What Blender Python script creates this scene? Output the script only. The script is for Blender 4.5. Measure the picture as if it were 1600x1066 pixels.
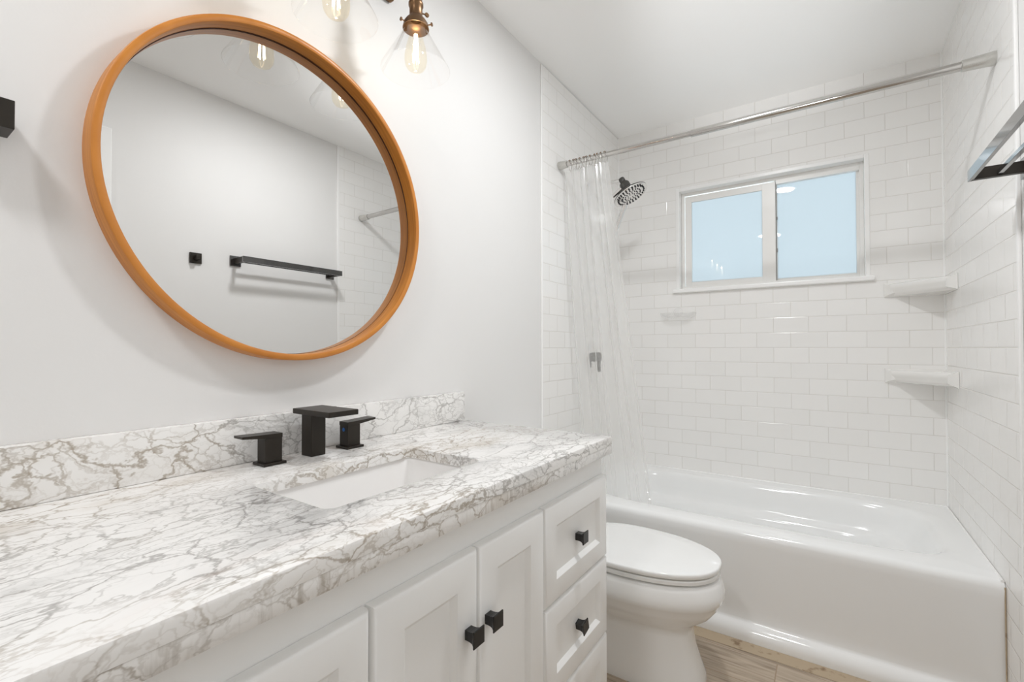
import bpy, bmesh, math, random
from mathutils import Vector, Matrix
from math import pi, sin, cos, radians as rad
random.seed(4)
for o in list(bpy.data.objects): bpy.data.objects.remove(o)
SC = bpy.context.scene
COL = SC.collection

# ---------------------------------------------------------------- camera
F_PX = 724.24
YAW, PITCH, ROLL = 34.2886, 0.8578, -0.0665
cam_d = bpy.data.cameras.new('camera')
cam_d.sensor_width = 36.0
cam_d.lens = 36.0 * F_PX / 1600.0
cam_d.clip_start = 0.02
cam = bpy.data.objects.new('camera', cam_d)
COL.objects.link(cam)
cam.location = (1.0754, 0.0, 1.095)
cam.rotation_euler = (Matrix.Rotation(rad(YAW), 3, 'Z') @ Matrix.Rotation(rad(90 + PITCH), 3, 'X')
                      @ Matrix.Rotation(rad(ROLL), 3, 'Z')).to_euler()
SC.camera = cam

# ---------------------------------------------------------------- world, daylight, exposure
SC.view_settings.view_transform = 'Standard'
SC.view_settings.look = 'None'
SC.view_settings.gamma = 1.0
SC.view_settings.use_curve_mapping = False
SC.view_settings.exposure = 0.37
wd = bpy.data.worlds.new('sky'); SC.world = wd; wd.use_nodes = True
bgn = wd.node_tree.nodes['Background']
bgn.inputs[0].default_value = (0.78, 0.92, 1.0, 1)
bgn.inputs[1].default_value = 2.4

def area_light(name, loc, rot, sx, sy, power, color):
    l = bpy.data.lights.new(name, 'AREA'); l.shape = 'RECTANGLE'; l.size = sx; l.size_y = sy
    l.energy = power; l.color = color
    o = bpy.data.objects.new(name, l); COL.objects.link(o); o.location = loc; o.rotation_euler = rot
    return o
# disk lights: flush ceiling light between vanity and bathtub, plus an added fill behind the camera
def disk_light(name, loc, power, color, size):
    l = bpy.data.lights.new(name, 'AREA'); l.shape = 'DISK'; l.size = size; l.energy = power; l.color = color
    o = bpy.data.objects.new(name, l); COL.objects.link(o); o.location = loc; return o
disk_light('ceiling_light_main', (0.79, 1.26, 2.385), 9.6, (0.965, 0.982, 1.0), 0.14)
disk_light('rear_fill_disk', (0.53, -0.45, 2.385), 8.2, (0.965, 0.982, 1.0), 0.22)
# added fill spot behind the camera, brightens the ceiling over the bathtub
fl = bpy.data.lights.new('ceiling_fill_spot', 'SPOT'); fl.energy = 90; fl.color = (0.965, 0.982, 1.0); fl.shadow_soft_size = 0.10
fl.spot_size = rad(27); fl.spot_blend = 1.0
flo = bpy.data.objects.new('ceiling_fill_spot', fl); COL.objects.link(flo); flo.location = (1.02, -0.12, 1.30)
flo.rotation_euler = (Vector((0.85, 1.88, 2.40)) - flo.location).to_track_quat('-Z', 'Y').to_euler()
BULB_POWER = 0.22
BULB_COLOR = (1.0, 0.90, 0.74)

# ---------------------------------------------------------------- room measures (metres)
W, L, H = 1.5026, 2.747, 2.4002
YT = 1.820           # where the tiled alcove begins
YB = -1.55           # back wall
ZT = 0.40            # tub rim
ZC = 0.8443          # counter top
TW, TH = 0.1540, 0.0778
ZL1 = ZT + 0.072     # first grout line over the tub
X8 = W - 0.0446      # last joint in the bottom row on the far wall

# ---------------------------------------------------------------- materials
def mat(name):
    m = bpy.data.materials.new(name); m.use_nodes = True
    return m, m.node_tree.nodes, m.node_tree.links
def principled(name, color, rough=0.5, metal=0.0, coat=0.0, spec=0.5):
    m, n, l = mat(name); b = n['Principled BSDF']
    b.inputs['Base Color'].default_value = (*color, 1)
    b.inputs['Roughness'].default_value = rough
    b.inputs['Metallic'].default_value = metal
    b.inputs['Coat Weight'].default_value = coat
    b.inputs['Coat Roughness'].default_value = 0.05
    b.inputs['Specular IOR Level'].default_value = spec
    return m
def noise_bump(m, scale, strength, dist=0.002, detail=3):
    n, l = m.node_tree.nodes, m.node_tree.links; b = n['Principled BSDF']
    g = n.new('ShaderNodeNewGeometry'); t = n.new('ShaderNodeTexNoise')
    t.inputs['Scale'].default_value = scale; t.inputs['Detail'].default_value = detail
    bp = n.new('ShaderNodeBump'); bp.inputs['Strength'].default_value = strength; bp.inputs['Distance'].default_value = dist
    l.new(g.outputs['Position'], t.inputs['Vector']); l.new(t.outputs['Fac'], bp.inputs['Height'])
    l.new(bp.outputs['Normal'], b.inputs['Normal'])
    return m

M_wall = noise_bump(principled('wall_paint', (0.775, 0.77, 0.763), 0.55), 160, 0.06)
M_ceil = noise_bump(principled('ceiling_paint', (0.93, 0.93, 0.925), 0.75), 120, 0.08)
M_trim = principled('trim_paint', (0.90, 0.90, 0.895), 0.25)
M_cab = principled('cabinet_lacquer', (0.885, 0.89, 0.885), 0.28)
M_porc = principled('porcelain', (0.88, 0.885, 0.88), 0.06, coat=0.4)
M_tub = principled('tub_enamel', (0.88, 0.887, 0.887), 0.10, coat=0.3)
M_sink = principled('sink_ceramic', (0.86, 0.85, 0.84), 0.08, coat=0.3)
M_black = noise_bump(principled('black_metal', (0.021, 0.016, 0.011), 0.38, 0.3), 700, 0.05, 0.0005)
M_blackgloss = principled('black_polished_metal', (0.012, 0.011, 0.011), 0.22, 0.0, coat=1.0, spec=0.9)
M_blackgloss.node_tree.nodes['Principled BSDF'].inputs['Coat IOR'].default_value = 1.7
M_rod = principled('polished_steel_rod', (0.56, 0.545, 0.525), 0.13, 1.0)
M_knob = principled('knob_black', (0.010, 0.010, 0.010), 0.30)
M_chrome = principled('chrome', (0.80, 0.79, 0.78), 0.09, 1.0)
M_steel = principled('brushed_steel', (0.68, 0.66, 0.63), 0.22, 1.0)
M_grey = principled('dark_grey_plastic', (0.045, 0.043, 0.038), 0.35)
M_nozzle = principled('nozzle_rubber', (0.02, 0.02, 0.025), 0.5)
M_bronze = principled('aged_bronze', (0.20, 0.115, 0.06), 0.38, 0.85)
M_mirror = principled('mirror_silver', (0.79, 0.785, 0.775), 0.0, 1.0)
M_alu = principled('window_frame_white', (0.86, 0.85, 0.83), 0.3)
M_gasket = principled('window_gasket', (0.25, 0.24, 0.23), 0.5)
M_blue = principled('cold_mark_blue', (0.01, 0.13, 0.45), 0.4)
M_red = principled('hot_mark_red', (0.5, 0.02, 0.02), 0.4)
M_cap = principled('rod_cap_white', (0.62, 0.61, 0.58), 0.25, 0.9)
M_gap = principled('dark_gap_shade', (0.06, 0.02, 0.008), 0.6)
M_ceramic = principled('shelf_ceramic', (0.83, 0.82, 0.80), 0.10, coat=0.3)

def wood_material():
    m, n, l = mat('orange_oak'); b = n['Principled BSDF']
    tc = n.new('ShaderNodeTexCoord'); mp = n.new('ShaderNodeMapping'); mp.inputs['Scale'].default_value = (18, 1, 1)
    t = n.new('ShaderNodeTexNoise'); t.inputs['Scale'].default_value = 9; t.inputs['Detail'].default_value = 6
    r = n.new('ShaderNodeValToRGB')
    r.color_ramp.elements[0].position = 0.30; r.color_ramp.elements[0].color = (0.50, 0.175, 0.022, 1)
    r.color_ramp.elements[1].position = 0.70; r.color_ramp.elements[1].color = (0.66, 0.26, 0.040, 1)
    l.new(tc.outputs['Object'], mp.inputs['Vector']); l.new(mp.outputs['Vector'], t.inputs['Vector'])
    l.new(t.outputs['Fac'], r.inputs['Fac']); l.new(r.outputs['Color'], b.inputs['Base Color'])
    b.inputs['Roughness'].default_value = 0.38
    return m
M_wood = wood_material()

def tile_material(name, axis, x0, z0, flip=False):
    """running-bond subway tile; axis = world axis along the courses"""
    m, n, l = mat(name); b = n['Principled BSDF']
    g = n.new('ShaderNodeNewGeometry'); s = n.new('ShaderNodeSeparateXYZ'); c = n.new('ShaderNodeCombineXYZ')
    l.new(g.outputs['Position'], s.inputs[0])
    a1 = n.new('ShaderNodeMath'); a1.operation = 'SUBTRACT'; a1.inputs[1].default_value = x0
    a2 = n.new('ShaderNodeMath'); a2.operation = 'SUBTRACT'; a2.inputs[1].default_value = z0
    l.new(s.outputs['XYZ'.index(axis)], a1.inputs[0]); l.new(s.outputs[2], a2.inputs[0])
    l.new(a1.outputs[0], c.inputs[0]); l.new(a2.outputs[0], c.inputs[1])
    t = n.new('ShaderNodeTexBrick')
    t.offset = 0.5; t.offset_frequency = 2; t.squash = 1.0
    t.inputs['Scale'].default_value = 1.0
    t.inputs['Brick Width'].default_value = TW; t.inputs['Row Height'].default_value = TH
    t.inputs['Mortar Size'].default_value = 0.0011; t.inputs['Mortar Smooth'].default_value = 0.25
    t.inputs['Bias'].default_value = 0.0
    t.inputs['Color1'].default_value = (0.865, 0.858, 0.845, 1); t.inputs['Color2'].default_value = (0.885, 0.878, 0.866, 1)
    t.inputs['Mortar'].default_value = (0.70, 0.68, 0.65, 1)
    l.new(c.outputs[0], t.inputs['Vector']); l.new(t.outputs['Color'], b.inputs['Base Color'])
    # pillowed edge: a second, wider joint used only as relief
    t2 = n.new('ShaderNodeTexBrick'); t2.offset = 0.5; t2.offset_frequency = 2
    t2.inputs['Scale'].default_value = 1.0
    t2.inputs['Brick Width'].default_value = TW; t2.inputs['Row Height'].default_value = TH
    t2.inputs['Mortar Size'].default_value = 0.0030; t2.inputs['Mortar Smooth'].default_value = 1.0
    l.new(c.outputs[0], t2.inputs['Vector'])
    inv = n.new('ShaderNodeMath'); inv.operation = 'SUBTRACT'; inv.inputs[0].default_value = 1.0
    l.new(t2.outputs['Fac'], inv.inputs[1])
    nz = n.new('ShaderNodeTexNoise'); nz.inputs['Scale'].default_value = 14; nz.inputs['Detail'].default_value = 1
    l.new(g.outputs['Position'], nz.inputs['Vector'])
    mx = n.new('ShaderNodeMath'); mx.operation = 'MULTIPLY_ADD'; mx.inputs[1].default_value = 0.35
    l.new(nz.outputs['Fac'], mx.inputs[0]); l.new(inv.outputs[0], mx.inputs[2])
    bp = n.new('ShaderNodeBump'); bp.inputs['Strength'].default_value = 0.5; bp.inputs['Distance'].default_value = 0.0015
    l.new(mx.outputs[0], bp.inputs['Height']); l.new(bp.outputs['Normal'], b.inputs['Normal'])
    rr = n.new('ShaderNodeMapRange'); rr.inputs[3].default_value = 0.10; rr.inputs[4].default_value = 0.7
    l.new(t.outputs['Fac'], rr.inputs[0]); l.new(rr.outputs[0], b.inputs['Roughness'])
    return m
M_tile_far = tile_material('subway_tile_far', 'X', X8 - 10 * TW, ZL1 - 1 * TH + TH - TH * 20)
M_tile_left = tile_material('subway_tile_left', 'Y', YT - 0.02 - 2 * TW, ZL1 - TH * 20)
M_tile_right = tile_material('subway_tile_right', 'Y', YT - 0.05 - 2 * TW, ZL1 - TH * 20)

def marble_material(name, edge=False):
    m, n, l = mat(name); b = n['Principled BSDF']
    g = n.new('ShaderNodeNewGeometry')
    mp = n.new('ShaderNodeMapping')
    mp.inputs['Rotation'].default_value = (0.0, 0.25 if edge else 0.0, rad(-32))
    mp.inputs['Scale'].default_value = (1.15, 0.62, 0.9)
    l.new(g.outputs['Position'], mp.inputs['Vector'])
    dn = n.new('ShaderNodeTexNoise'); dn.inputs['Scale'].default_value = 7; dn.inputs['Detail'].default_value = 6
    dn.inputs['Roughness'].default_value = 0.62
    l.new(mp.outputs['Vector'], dn.inputs['Vector'])
    vm = n.new('ShaderNodeVectorMath'); vm.operation = 'SCALE'; vm.inputs['Scale'].default_value = 0.13
    sb = n.new('ShaderNodeVectorMath'); sb.operation = 'SUBTRACT'; sb.inputs[1].default_value = (0.5, 0.5, 0.5)
    l.new(dn.outputs['Color'], sb.inputs[0]); l.new(sb.outputs[0], vm.inputs[0])
    ad = n.new('ShaderNodeVectorMath'); ad.operation = 'ADD'
    l.new(mp.outputs['Vector'], ad.inputs[0]); l.new(vm.outputs[0], ad.inputs[1])
    def vor(scale, width):
        v = n.new('ShaderNodeTexVoronoi'); v.feature = 'DISTANCE_TO_EDGE'; v.inputs['Scale'].default_value = scale
        l.new(ad.outputs[0], v.inputs['Vector'])
        r = n.new('ShaderNodeMapRange'); r.interpolation_type = 'SMOOTHSTEP'
        r.inputs[1].default_value = 0.0; r.inputs[2].default_value = width; r.inputs[3].default_value = 1.0; r.inputs[4].default_value = 0.0
        l.new(v.outputs['Distance'], r.inputs[0]); return r.outputs[0]
    def mask(scale, lo, hi, seed):
        t = n.new('ShaderNodeTexNoise'); t.noise_dimensions = '4D'; t.inputs['W'].default_value = seed
        t.inputs['Scale'].default_value = scale; t.inputs['Detail'].default_value = 3
        l.new(mp.outputs['Vector'], t.inputs['Vector'])
        r = n.new('ShaderNodeMapRange'); r.interpolation_type = 'SMOOTHSTEP'
        r.inputs[1].default_value = lo; r.inputs[2].default_value = hi
        l.new(t.outputs['Fac'], r.inputs[0]); return r.outputs[0]
    def mul(a, b_, k=None):
        q = n.new('ShaderNodeMath'); q.operation = 'MULTIPLY'; l.new(a, q.inputs[0])
        if k is None: l.new(b_, q.inputs[1])
        else: q.inputs[1].default_value = k
        return q.outputs[0]
    def mix(fac, a, col):
        q = n.new('ShaderNodeMix'); q.data_type = 'RGBA'
        l.new(fac, q.inputs[0])
        if isinstance(a, tuple): q.inputs[6].default_value = (*a, 1)
        else: l.new(a, q.inputs[6])
        if isinstance(col, tuple): q.inputs[7].default_value = (*col, 1)
        else: l.new(col, q.inputs[7])
        return q.outputs[2]
    v_big = mul(vor(12, 0.036), mask(5.0, 0.30, 0.58, 1.0))
    v_mid = mul(vor(25, 0.058), mask(6, 0.34, 0.62, 5.0))
    v_fine = mul(vor(55, 0.10), mask(6, 0.38, 0.66, 9.0))
    cloud = mask(11, 0.46, 0.76, 13.0)
    spots = mul(mask(30, 0.66, 0.74, 17.0), mask(5, 0.45, 0.6, 21.0))
    warm = mask(2.6, 0.46, 0.60, 3.0)
    vcol = mix(warm, (0.33, 0.315, 0.30), (0.335, 0.28, 0.215))
    ccol = mix(warm, (0.60, 0.595, 0.585), (0.60, 0.545, 0.475))
    c0 = mix(mul(cloud, None, 0.9 if edge else 0.8), (0.85, 0.84, 0.825), ccol)
    c1 = mix(mul(v_fine, None, 0.55), c0, vcol)
    c2 = mix(mul(v_mid, None, 0.7), c1, vcol)
    c3 = mix(mul(v_big, None, 0.8), c2, vcol)
    c4 = mix(mul(spots, None, 0.6), c3, (0.22, 0.19, 0.16))
    out = c4
    if edge:
        mp2 = n.new('ShaderNodeMapping'); mp2.inputs['Rotation'].default_value = (rad(28), 0, 0)
        mp2.inputs['Scale'].default_value = (6, 60, 9)
        l.new(g.outputs['Position'], mp2.inputs['Vector'])
        t = n.new('ShaderNodeTexNoise'); t.inputs['Scale'].default_value = 1.6; t.inputs['Detail'].default_value = 3
        l.new(mp2.outputs[0], t.inputs['Vector'])
        r = n.new('ShaderNodeMapRange'); r.interpolation_type = 'SMOOTHSTEP'; r.inputs[1].default_value = 0.46; r.inputs[2].default_value = 0.72
        l.new(t.outputs['Fac'], r.inputs[0])
        out = mix(mul(mul(r.outputs[0], mask(5, 0.38, 0.6, 31.0)), None, 0.62), c4, vcol)
    l.new(out, b.inputs['Base Color'])
    b.inputs['Roughness'].default_value = 0.16
    b.inputs['Coat Weight'].default_value = 0.15
    return m
M_marble = marble_material('veined_marble')
M_marble_edge = marble_material('veined_marble_edge', True)

def floor_material():
    m, n, l = mat('wood_look_floor_tile'); b = n['Principled BSDF']
    g = n.new('ShaderNodeNewGeometry'); mp = n.new('ShaderNodeMapping')
    mp.inputs['Location'].default_value = (-0.92 + 1.8, -1.853 + 0.155 * 40, 0)
    l.new(g.outputs['Position'], mp.inputs['Vector'])
    t = n.new('ShaderNodeTexBrick'); t.offset = 0.37; t.offset_frequency = 2
    t.inputs['Scale'].default_value = 1.0; t.inputs['Brick Width'].default_value = 0.90; t.inputs['Row Height'].default_value = 0.155
    t.inputs['Mortar Size'].default_value = 0.0018; t.inputs['Mortar Smooth'].default_value = 0.1
    t.inputs['Color1'].default_value = (0.2, 0.2, 0.2, 1); t.inputs['Color2'].default_value = (0.8, 0.8, 0.8, 1)
    t.inputs['Mortar'].default_value = (0.5, 0.5, 0.5, 1)
    l.new(mp.outputs[0], t.inputs['Vector'])
    mp2 = n.new('ShaderNodeMapping'); mp2.inputs['Scale'].default_value = (2.2, 34, 1)
    off = n.new('ShaderNodeVectorMath'); off.operation = 'ADD'
    l.new(g.outputs['Position'], off.inputs[0]); l.new(t.outputs['Color'], off.inputs[1])
    l.new(off.outputs[0], mp2.inputs['Vector'])
    nz = n.new('ShaderNodeTexNoise'); nz.inputs['Scale'].default_value = 1.6; nz.inputs['Detail'].default_value = 7
    nz.inputs['Distortion'].default_value = 0.9
    l.new(mp2.outputs[0], nz.inputs['Vector'])
    r = n.new('ShaderNodeValToRGB'); e = r.color_ramp.elements
    e[0].position = 0.28; e[0].color = (0.22, 0.165, 0.115, 1)
    e[1].position = 0.72; e[1].color = (0.56, 0.47, 0.37, 1)
    k = e.new(0.48); k.color = (0.42, 0.34, 0.26, 1)
    l.new(nz.outputs['Fac'], r.inputs['Fac'])
    mx = n.new('ShaderNodeMix'); mx.data_type = 'RGBA'; mx.inputs[7].default_value = (0.34, 0.25, 0.17, 1)
    l.new(t.outputs['Fac'], mx.inputs[0]); l.new(r.outputs['Color'], mx.inputs[6])
    l.new(mx.outputs[2], b.inputs['Base Color']); b.inputs['Roughness'].default_value = 0.38
    return m
M_floor = floor_material()
def caulk_material():
    m, n, l = mat('beige_grout'); b = n['Principled BSDF']
    g = n.new('ShaderNodeNewGeometry'); t = n.new('ShaderNodeTexNoise'); t.inputs['Scale'].default_value = 26; t.inputs['Detail'].default_value = 7
    r = n.new('ShaderNodeValToRGB'); e = r.color_ramp.elements
    e[0].position = 0.30; e[0].color = (0.26, 0.18, 0.11, 1); e[1].position = 0.42; e[1].color = (0.47, 0.375, 0.265, 1)
    l.new(g.outputs['Position'], t.inputs['Vector']); l.new(t.outputs['Fac'], r.inputs['Fac'])
    l.new(r.outputs['Color'], b.inputs['Base Color']); b.inputs['Roughness'].default_value = 0.8
    return m
M_caulk = caulk_material()

def thin_glass(name, tint=(1, 1, 1), edge=0.55, base=0.03):
    """thin blown glass: clear with a rim that brightens at grazing angles"""
    m, n, l = mat(name); n.remove(n['Principled BSDF']); out = n['Material Output']
    tr = n.new('ShaderNodeBsdfTransparent'); tr.inputs[0].default_value = (*tint, 1)
    gl = n.new('ShaderNodeBsdfGlossy'); gl.inputs['Roughness'].default_value = 0.02; gl.inputs[0].default_value = (0.95, 0.94, 0.93, 1)
    lw = n.new('ShaderNodeLayerWeight'); lw.inputs[0].default_value = 0.35
    pw = n.new('ShaderNodeMath'); pw.operation = 'POWER'; pw.inputs[1].default_value = 2.2
    ma = n.new('ShaderNodeMath'); ma.operation = 'MULTIPLY_ADD'; ma.inputs[1].default_value = edge; ma.inputs[2].default_value = base
    mx = n.new('ShaderNodeMixShader')
    l.new(lw.outputs['Facing'], pw.inputs[0]); l.new(pw.outputs[0], ma.inputs[0]); l.new(ma.outputs[0], mx.inputs[0])
    l.new(tr.outputs[0], mx.inputs[1]); l.new(gl.outputs[0], mx.inputs[2]); l.new(mx.outputs[0], out.inputs[0])
    return m
M_glass = thin_glass('clear_shade_glass', (1, 1, 1), 0.8, 0.035)
M_bulb = thin_glass('bulb_glass', (1.0, 0.97, 0.90), 0.35, 0.02)

def frosted_glass():
    m, n, l = mat('frosted_window_glass'); n.remove(n['Principled BSDF']); out = n['Material Output']
    t = n.new('ShaderNodeBsdfTranslucent'); t.inputs[0].default_value = (0.93, 0.95, 0.96, 1)
    d = n.new('ShaderNodeBsdfDiffuse'); d.inputs[0].default_value = (0.62, 0.72, 0.78, 1)
    g = n.new('ShaderNodeBsdfGlossy'); g.inputs['Roughness'].default_value = 0.012
    a = n.new('ShaderNodeMixShader'); a.inputs[0].default_value = 0.25
    b = n.new('ShaderNodeMixShader'); f = n.new('ShaderNodeFresnel'); f.inputs[0].default_value = 1.45
    l.new(t.outputs[0], a.inputs[1]); l.new(d.outputs[0], a.inputs[2])
    l.new(f.outputs[0], b.inputs[0]); l.new(a.outputs[0], b.inputs[1]); l.new(g.outputs[0], b.inputs[2])
    l.new(b.outputs[0], out.inputs[0])
    return m
M_pane = frosted_glass()

def vinyl(name, clear=0.62, rough=0.18, hi=0.5, gloss=0.10):
    m, n, l = mat(name); n.remove(n['Principled BSDF']); out = n['Material Output']
    tr = n.new('ShaderNodeBsdfTransparent'); tr.inputs[0].default_value = (1.0, 1.0, 1.0, 1)
    t = n.new('ShaderNodeBsdfTranslucent'); t.inputs[0].default_value = (0.98, 0.98, 0.97, 1)
    d = n.new('ShaderNodeBsdfDiffuse'); d.inputs[0].default_value = (0.98, 0.98, 0.97, 1)
    g = n.new('ShaderNodeBsdfGlossy'); g.inputs['Roughness'].default_value = rough
    a = n.new('ShaderNodeMixShader'); a.inputs[0].default_value = 0.35
    l.new(t.outputs[0], a.inputs[1]); l.new(d.outputs[0], a.inputs[2])
    lw = n.new('ShaderNodeLayerWeight'); lw.inputs[0].default_value = 0.45
    mr = n.new('ShaderNodeMapRange'); mr.inputs[3].default_value = 1 - clear; mr.inputs[4].default_value = hi
    l.new(lw.outputs['Facing'], mr.inputs[0])
    b = n.new('ShaderNodeMixShader'); l.new(mr.outputs[0], b.inputs[0])
    l.new(tr.outputs[0], b.inputs[1]); l.new(a.outputs[0], b.inputs[2])
    c = n.new('ShaderNodeMixShader'); f = n.new('ShaderNodeMapRange'); f.inputs[3].default_value = 0.04; f.inputs[4].default_value = gloss
    l.new(lw.outputs['Facing'], f.inputs[0]); l.new(f.outputs[0], c.inputs[0]); l.new(b.outputs[0], c.inputs[1]); l.new(g.outputs[0], c.inputs[2])
    l.new(c.outputs[0], out.inputs[0])
    return m
M_vinyl = vinyl('clear_vinyl', 0.66, 0.16, 0.62)
M_dish = vinyl('clear_acrylic', 0.93, 0.2, 0.25, 0.06)

def emission(name, color, strength):
    m, n, l = mat(name); n.remove(n['Principled BSDF'])
    e = n.new('ShaderNodeEmission'); e.inputs[0].default_value = (*color, 1); e.inputs[1].default_value = strength
    l.new(e.outputs[0], n['Material Output'].inputs[0]); return m
M_filament = emission('glowing_filament', (1.0, 0.84, 0.58), 9.0)

# ---------------------------------------------------------------- building helpers
def wloc(o):
    v = Vector((0, 0, 0))
    while o is not None:
        v += o.location; o = o.parent
    return v
def empty(name, loc, label, cat, group=None):
    o = bpy.data.objects.new(name, None); o.empty_display_size = 0.05
    COL.objects.link(o); o.location = loc
    tag(o, label, cat, group); return o
def tag(o, label=None, cat=None, group=None, kind=None):
    if label: o['label'] = label
    if cat: o['category'] = cat
    if group: o['group'] = group
    if kind: o['kind'] = kind
    return o
def obj(name, bm, m, parent=None, smooth=None, label=None, loc=None):
    """link BM (in world coordinates) as one mesh object under PARENT"""
    bmesh.ops.recalc_face_normals(bm, faces=bm.faces)
    off = wloc(parent) if parent else Vector((0, 0, 0))
    own = Vector(loc) if loc is not None else off
    bmesh.ops.translate(bm, verts=bm.verts, vec=-own)
    me = bpy.data.meshes.new(name); bm.to_mesh(me); bm.free()
    me.materials.append(m)
    o = bpy.data.objects.new(name, me); COL.objects.link(o)
    if parent: o.parent = parent
    o.location = own - off
    if smooth is not None:
        for p in me.polygons: p.use_smooth = True
        if smooth < 179:
            me.set_sharp_from_angle(angle=rad(smooth))
    if label: o['label'] = label
    return o
def NB(): return bmesh.new()
def box(bm, x0, x1, y0, y1, z0, z1, bev=0.0, seg=2, rot=None):
    g = bmesh.ops.create_cube(bm, size=1.0)
    vs = g['verts']
    bmesh.ops.scale(bm, vec=(x1 - x0, y1 - y0, z1 - z0), verts=vs)
    if bev > 0:
        es = list({e for v in vs for e in v.link_edges})
        r = bmesh.ops.bevel(bm, geom=es, offset=bev, segments=seg, profile=0.5, affect='EDGES')
        vs = list({v for f in r['faces'] for v in f.verts} | {v for v in vs if v.is_valid})
    if rot is not None: bmesh.ops.rotate(bm, verts=vs, cent=(0, 0, 0), matrix=rot)
    bmesh.ops.translate(bm, verts=vs, vec=((x0 + x1) / 2, (y0 + y1) / 2, (z0 + z1) / 2))
    return vs
def loft(bm, rings, close=True, cap0=False, cap1=False):
    vr = [[bm.verts.new(p) for p in r] for r in rings]
    n = len(vr[0])
    for a, b in zip(vr[:-1], vr[1:]):
        for i in range(n if close else n - 1):
            j = (i + 1) % n
            bm.faces.new((a[i], a[j], b[j], b[i]))
    if cap0: bm.faces.new(vr[0][::-1])
    if cap1: bm.faces.new(vr[-1])
    return vr
def basis(d):
    d = Vector(d).normalized()
    u = d.orthogonal().normalized(); return u, d.cross(u), d
def lathe(bm, prof, c, axis=(0, 0, 1), n=40, cap0=False, cap1=False):
    """prof: (radius, height along axis)"""
    u, v, d = basis(axis); c = Vector(c)
    rings = [[c + d * h + (u * cos(2 * pi * i / n) + v * sin(2 * pi * i / n)) * r for i in range(n)] for r, h in prof]
    return loft(bm, rings, True, cap0, cap1)
def cyl(bm, a, b, r, n=24, r2=None, bev=0.0):
    a, b = Vector(a), Vector(b); ln = (b - a).length
    r2 = r if r2 is None else r2
    if bev > 0: prof = [(r - bev, 0), (r, bev), (r2, ln - bev), (r2 - bev, ln)]
    else: prof = [(r, 0), (r2, ln)]
    return lathe(bm, prof, a, b - a, n, True, True)
def tube(bm, pts, r, n=12):
    pts = [Vector(p) for p in pts]; rings = []; up = None
    for i, p in enumerate(pts):
        t = (pts[min(i + 1, len(pts) - 1)] - pts[max(i - 1, 0)]).normalized()
        if up is None: up = t.orthogonal().normalized()
        up = (up - t * up.dot(t)).normalized(); w = t.cross(up)
        rr = r[i] if isinstance(r, (list, tuple)) else r
        rings.append([p + (up * cos(2 * pi * k / n) + w * sin(2 * pi * k / n)) * rr for k in range(n)])
    return loft(bm, rings, True, True, True)
def torus(bm, c, axis, R, r, n=28, k=8):
    u, v, d = basis(axis); c = Vector(c); rings = []
    for i in range(n):
        a = 2 * pi * i / n; e = u * cos(a) + v * sin(a)
        rings.append([c + e * (R + r * cos(2 * pi * j / k)) + d * (r * sin(2 * pi * j / k)) for j in range(k)])
    rings.append(rings[0])
    vr = [[bm.verts.new(p) for p in q] for q in rings[:-1]]; vr.append(vr[0])
    for a, b in zip(vr[:-1], vr[1:]):
        for i in range(k):
            j = (i + 1) % k; bm.faces.new((a[i], a[j], b[j], b[i]))
def rrect(x0, x1, y0, y1, r, n=6):
    """rounded rectangle outline, counter-clockwise, 4*(n+1) points"""
    pts = []
    for cx, cy, a0 in ((x1 - r, y1 - r, 0), (x0 + r, y1 - r, 90), (x0 + r, y0 + r, 180), (x1 - r, y0 + r, 270)):
        for i in range(n + 1):
            a = rad(a0 + 90 * i / n); pts.append((cx + r * cos(a), cy + r * sin(a)))
    return pts

# ---------------------------------------------------------------- setting: floor, ceiling, walls
bm = NB(); box(bm, -0.1, W + 0.1, YB - 0.12, L + 0.06, -0.06, 0.0)
floor = tag(obj('floor', bm, M_floor), kind='structure')
bm = NB(); box(bm, 0.0, W, 1.866, 1.9275, 0.0, 0.0012)
obj('grout_strip', bm, M_caulk, floor)
bm = NB(); box(bm, -0.1, W + 0.1, YB - 0.12, L + 0.16, H, H + 0.06)
tag(obj('ceiling', bm, M_ceil), kind='structure')

bm = NB(); box(bm, -0.1, 0.0, YB - 0.12, L + 0.16, 0.0, H)
wl = tag(obj('wall_left', bm, M_wall), kind='structure')
bm = NB(); box(bm, 0.0, 0.006, YT, L, ZT - 0.01, H - 0.008, 0.0)
obj('tile_panel', bm, M_tile_left, wl)
bm = NB(); box(bm, 0.0, 0.0075, YT - 0.012, YT, 0.0, H - 0.006, 0.003)
obj('tile_edge_strip', bm, M_trim, wl)

bm = NB(); box(bm, W + 0.006, W + 0.1, YB - 0.12, L + 0.16, 0.0, H)
wr = tag(obj('wall_right', bm, M_wall), kind='structure')
bm = NB(); box(bm, W, W + 0.006, YT - 0.01, L, 0.0, H)
obj('tile_panel', bm, M_tile_right, wr)
bm = NB(); box(bm, W - 0.003, W + 0.006, YT - 0.026, YT - 0.01, 0.0, H, 0.003)
obj('tile_edge_strip', bm, M_trim, wr)

# far wall with the window hole
WX0, WX1, WZ0, WZ1 = 0.372, 1.226, 1.430, 1.996      # clear opening
def holed(bm, x0, x1, z0, z1, hx0, hx1, hz0, hz1, ya, yb):
    for a, b, c, d in ((x0, hx0, z0, z1), (hx1, x1, z0, z1), (hx0, hx1, z0, hz0), (hx0, hx1, hz1, z1)):
        box(bm, a, b, ya, yb, c, d)
bm = NB(); holed(bm, -0.1, W + 0.1, 0.0, H, WX0, WX1, WZ0, WZ1, L + 0.006, L + 0.095)
wf = tag(obj('wall_far', bm, M_wall), kind='structure')
bm = NB(); holed(bm, 0.0, W, ZT - 0.01, H, WX0, WX1, WZ0, WZ1, L, L + 0.006)
obj('tile_panel', bm, M_tile_far, wf)
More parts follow.
